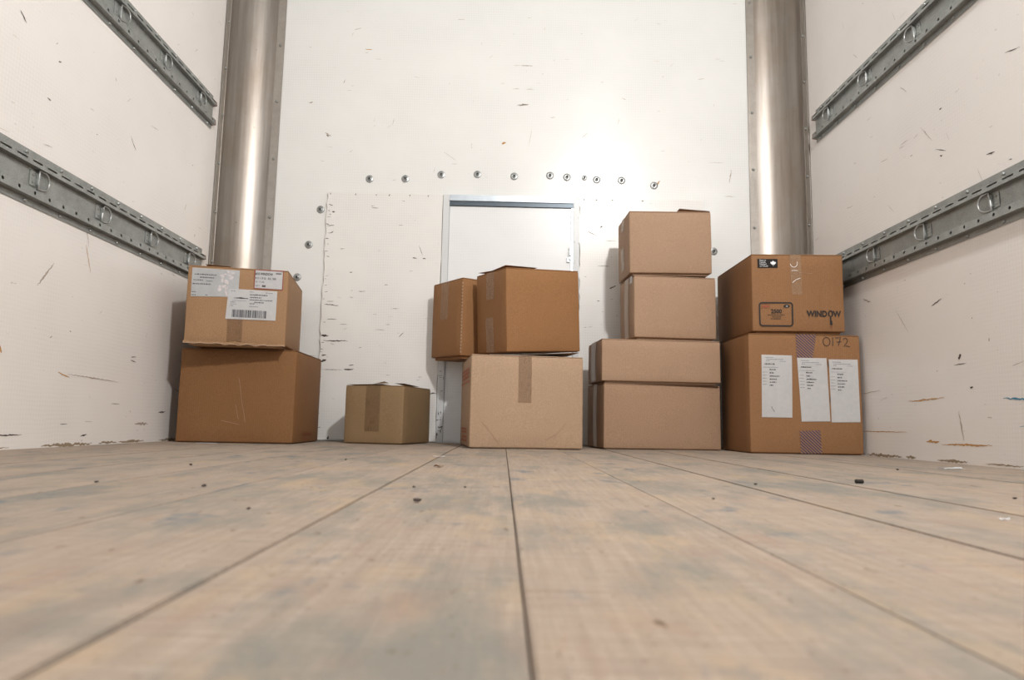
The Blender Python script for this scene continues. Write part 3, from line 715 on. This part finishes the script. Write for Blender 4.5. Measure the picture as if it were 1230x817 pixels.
b.ribbon('F', [arc(.0735, .367, .0115, .0145, 95, 462), [(.0945, .3815), (.0945, .366), (.0935, .3525)], [(.1025, .3805), (.111, .381), (.1205, .382), (.117, .369), (.1125, .354)], [(.107, .3665), (.123, .368)],
               arc(.1365, .372, .0075, .008, 165, -20, 8) + [(.137, .360), (.129, .3525), (.140, .354), (.151, .352)]], .0023, 'handwriting', M['marker'])
b = Carton((.978, 2.456, .4045), (-1.1, .9, -.5), (.305, .393, .262), M['card_env'], 'brown box printed WINDOW and 2500, on top of the box marked 0172', 'y', 12, scale=1.035, gap=.006)
b.rect('F', -.024, .012, .17, .2605, 'tape', M['tape_shine']); b.rect('F', -.022, .012, .125, .168, 'tape', M['tape_shine'])
b.ribbon('F', [arc(-.012, .232, .012, .014, 190, 380, 10), [(-.02, .206), (-.01, .207), (.0, .206)], [(-.018, .166), (-.006, .176), (.008, .181)]], .0013, 'tape_wrinkle', M['paper'], off=.0012)
b.ribbon('F', [[(.071, .002), (.0715, .13), (.072, .26)], [(.103, .002), (.1035, .26)]], .0012, 'crease_line', M['card_amber'], off=.0004)
b.ribbon('F', [[(-.02, .197), (.01, .199), (.05, .197)]], .0012, 'crease_line', M['card_tan2'], off=.0004)
k = b.rect('F', -.132, -.0655, .2155, .2455, 'printed_block', M['ink'], off=.0006); k['label'] = 'black printed block with a white maple leaf'
for i, t in enumerate(['Made in', 'Canada', 'Fabriqué', 'au Canada']): b.text('F', t, .0070, -.1255, .2385 - .0064 * i, M['paper_grey'], k, off=.0012, sx=.95)
half = [(0, 1), (.14, .66), (.34, .76), (.27, .36), (.50, .58), (.58, .44), (.92, .50), (.80, .22), (.92, .12), (.46, -.22), (.52, -.40), (.06, -.33), (.06, -.8)]
leaf = half + [(-x, y) for x, y in half[::-1] if x > 0]
b.flat('F', [[(-.0805 + .0105 * x, .2300 + .0105 * y) for x, y in leaf]], 'maple_leaf', M['paper_grey'], k, off=.0012)
# rounded frame with 2500
def rrect(x0, x1, y0, y1, r_, n=6):
    out = []
    for cx, cy, a in ((x1 - r_, y0 + r_, -90), (x1 - r_, y1 - r_, 0), (x0 + r_, y1 - r_, 90), (x0 + r_, y0 + r_, 180)): out += arc(cx, cy, r_, r_, a, a + 90, n)
    return out
fr = rrect(-.1295, -.0215, .0205, .0975, .009); b.ribbon('F', [fr + fr[:1]], .0048, 'printed_frame', M['ink'])
b.text('F', '2500', .0185, -.0745, .0625, M['ink'], align='CENTER', sx=.95, bold=.0006)
b.dashes('F', [(-.104, -.047, .0555, .0024), (-.090, -.060, .0490, .0026), (-.093, -.060, .0430, .0026)], M['ink'], b.e, seed=41)
b.ribbon('F', [[(-.122, .079), (-.0965, .079), (-.0965, .0925), (-.122, .0925), (-.122, .079)]], .0012, 'printed_frame', M['brown_card']); b.dashes('F', [(-.119, -.1, .0835, .005)], M['red'], b.e, seed=42)
ov = b.flat('F', [arc(-.0405, .0862, .0105, .0055, 0, 337.5, 15)], 'printed_oval', M['ink']); b.text('F', '10', .007, -.0405, .0838, M['paper_grey'], ov, align='CENTER', off=.0012)
b.text('F', 'WIND', .0275, .0265, .0525, M['ink'], sx=.86, bold=.001)
b.ribbon('F', [arc(.1045, .062, .0065, .0098, -62, 238)], .0046, 'lettering', M['ink'])
b.text('F', 'W', .0275, .1135, .0525, M['ink'], sx=.86, bold=.001)
b.flat('F', [[(.102, .0545), (.1065, .0545), (.1065, .040), (.1095, .038), (.1085, .034), (.1105, .031), (.1095, .026), (.1085, .0235), (.1035, .0235), (.1015, .027)]], 'printed_key', M['ink']); b.dashes('F', [(.101, .111, .0165, .005)], M['brown_card'], b.e, seed=43)

# ================================================================== DEBRIS ON THE FLOOR
def crumb(name, loc, s, mat, label, cat, group=None, seed=0, flat=.5, n=1):
    bm = bmesh.new(); bmesh.ops.create_icosphere(bm, subdivisions=n, radius=1); rr = random.Random(seed)
    for v in bm.verts: v.co = Vector((v.co.x * s[0], v.co.y * s[1], (v.co.z + .8) * s[2])) * rr.uniform(.72, 1.2)
    o = bm_obj(name, bm, mat, None); o.location = (loc[0], loc[1], 0.0003); o.rotation_euler = (0, 0, rr.uniform(0, 6)); tag(o, label, cat, group); 
    mn = min(v.co.z for v in o.data.vertices); o.location.z = -mn
    return o
bm = xform(lathe_bm([(.0026, 0), (.0034, .0006), (.0034, .0124), (.0026, .013)], 14), Matrix.Rotation(R(90), 4, 'Y')); pl = bm_obj('rubber_plug', bm, M['ink'], None, False); pl.location = (.562, 1.112, .0034); pl.rotation_euler = (0, 0, R(8))
tag(pl, 'small black cylindrical plug lying on the floor planks at right', 'plug')
def scrap(loc, w, d, rot, label, mat, seed, lift=.003):
    rr = random.Random(seed); bm = bmesh.new(); n = 5; g = []
    for i in range(n + 1):
        g.append([bm.verts.new(((i / n - .5) * w * (1 + .1 * rr.uniform(-1, 1)), (j / 3 - .5) * d * (1 + .3 * rr.uniform(-1, 1)), .0006 + lift * rr.random() * (.5 if 0 < i < n else 1))) for j in range(4)])
    for i in range(n):
        for j in range(3): bm.faces.new((g[i][j], g[i + 1][j], g[i + 1][j + 1], g[i][j + 1]))
    bmesh.ops.solidify(bm, geom=list(bm.faces), thickness=.0005)
    o = bm_obj('paper_scrap', bm, mat, None); mn = min(v.co.z for v in o.data.vertices); o.location = (loc[0], loc[1], -mn); o.rotation_euler = (0, 0, rot); tag(o, label, 'scrap')
    return o
scrap((-.156, 1.74), .028, .02, .2, 'flat white paper scrap on the floor before the small olive box', M['paper'], 1, .001)
scrap((1.03, 1.60), .055, .03, .1, 'white paper scrap on the floor along the right wall', M['paper'], 2, .004)
scrap((.494, .69), .010, .006, .4, 'pale wood chip on the floor in the right foreground', M['paper'], 3, .003)
scrap((-.985, 2.345), .07, .06, .15, 'white card sliver sticking out under the far left floor box', M['paper_grey'], 4, .0008)
scrap((-.12, 1.332), .014, .012, .8, 'curled pale shaving on the floor in front of the middle stack', M['card_pink'], 5, .005)
crumb('leaf_crumb', (-.089, .752), (.006, .005, .0022), M['marker'], 'largest dark dirt crumb on the floor, in the middle foreground', 'crumb', seed=9)
for i, (x, y, q, where) in enumerate([
    (-.113, .909, 3, 'left one of the two dark crumbs just behind the big leaf crumb'), (-.048, .922, 2.2, 'right one of the two dark crumbs just behind the big leaf crumb'),
    (-.514, .9, 3.2, 'dark crumb on the left floor planks, furthest left of the crumbs'), (-.366, .872, 3.5, 'dark crumb on the left floor, second crumb from the left wall'),
    (-.237, .667, 2.2, 'nearest dark crumb on the left floor, beside a plank seam'), (-.55, 1.25, 4, 'dark crumb far back on the left floor, before the left stack'),
    (-.333, 1.5, 3, 'dark crumb on the floor close before the small olive box'), (.38, 1.05, 3, 'dark crumb on the right floor before the four-box stack'),
    (.66, .9, 3, 'dark crumb on the right floor, nearer than the black plug'), (.25, .83, 2.4, 'dark crumb on the plank right of the middle seam'),
    (.85, 1.5, 4, 'dark crumb at far right, before the box marked 0172')]):
    crumb('dirt_crumb', (x, y), (q / 1000, q / 1300, q / 2200), M['marker'], where, 'crumb', 'dark crumbs on the floor', seed=50 + i)
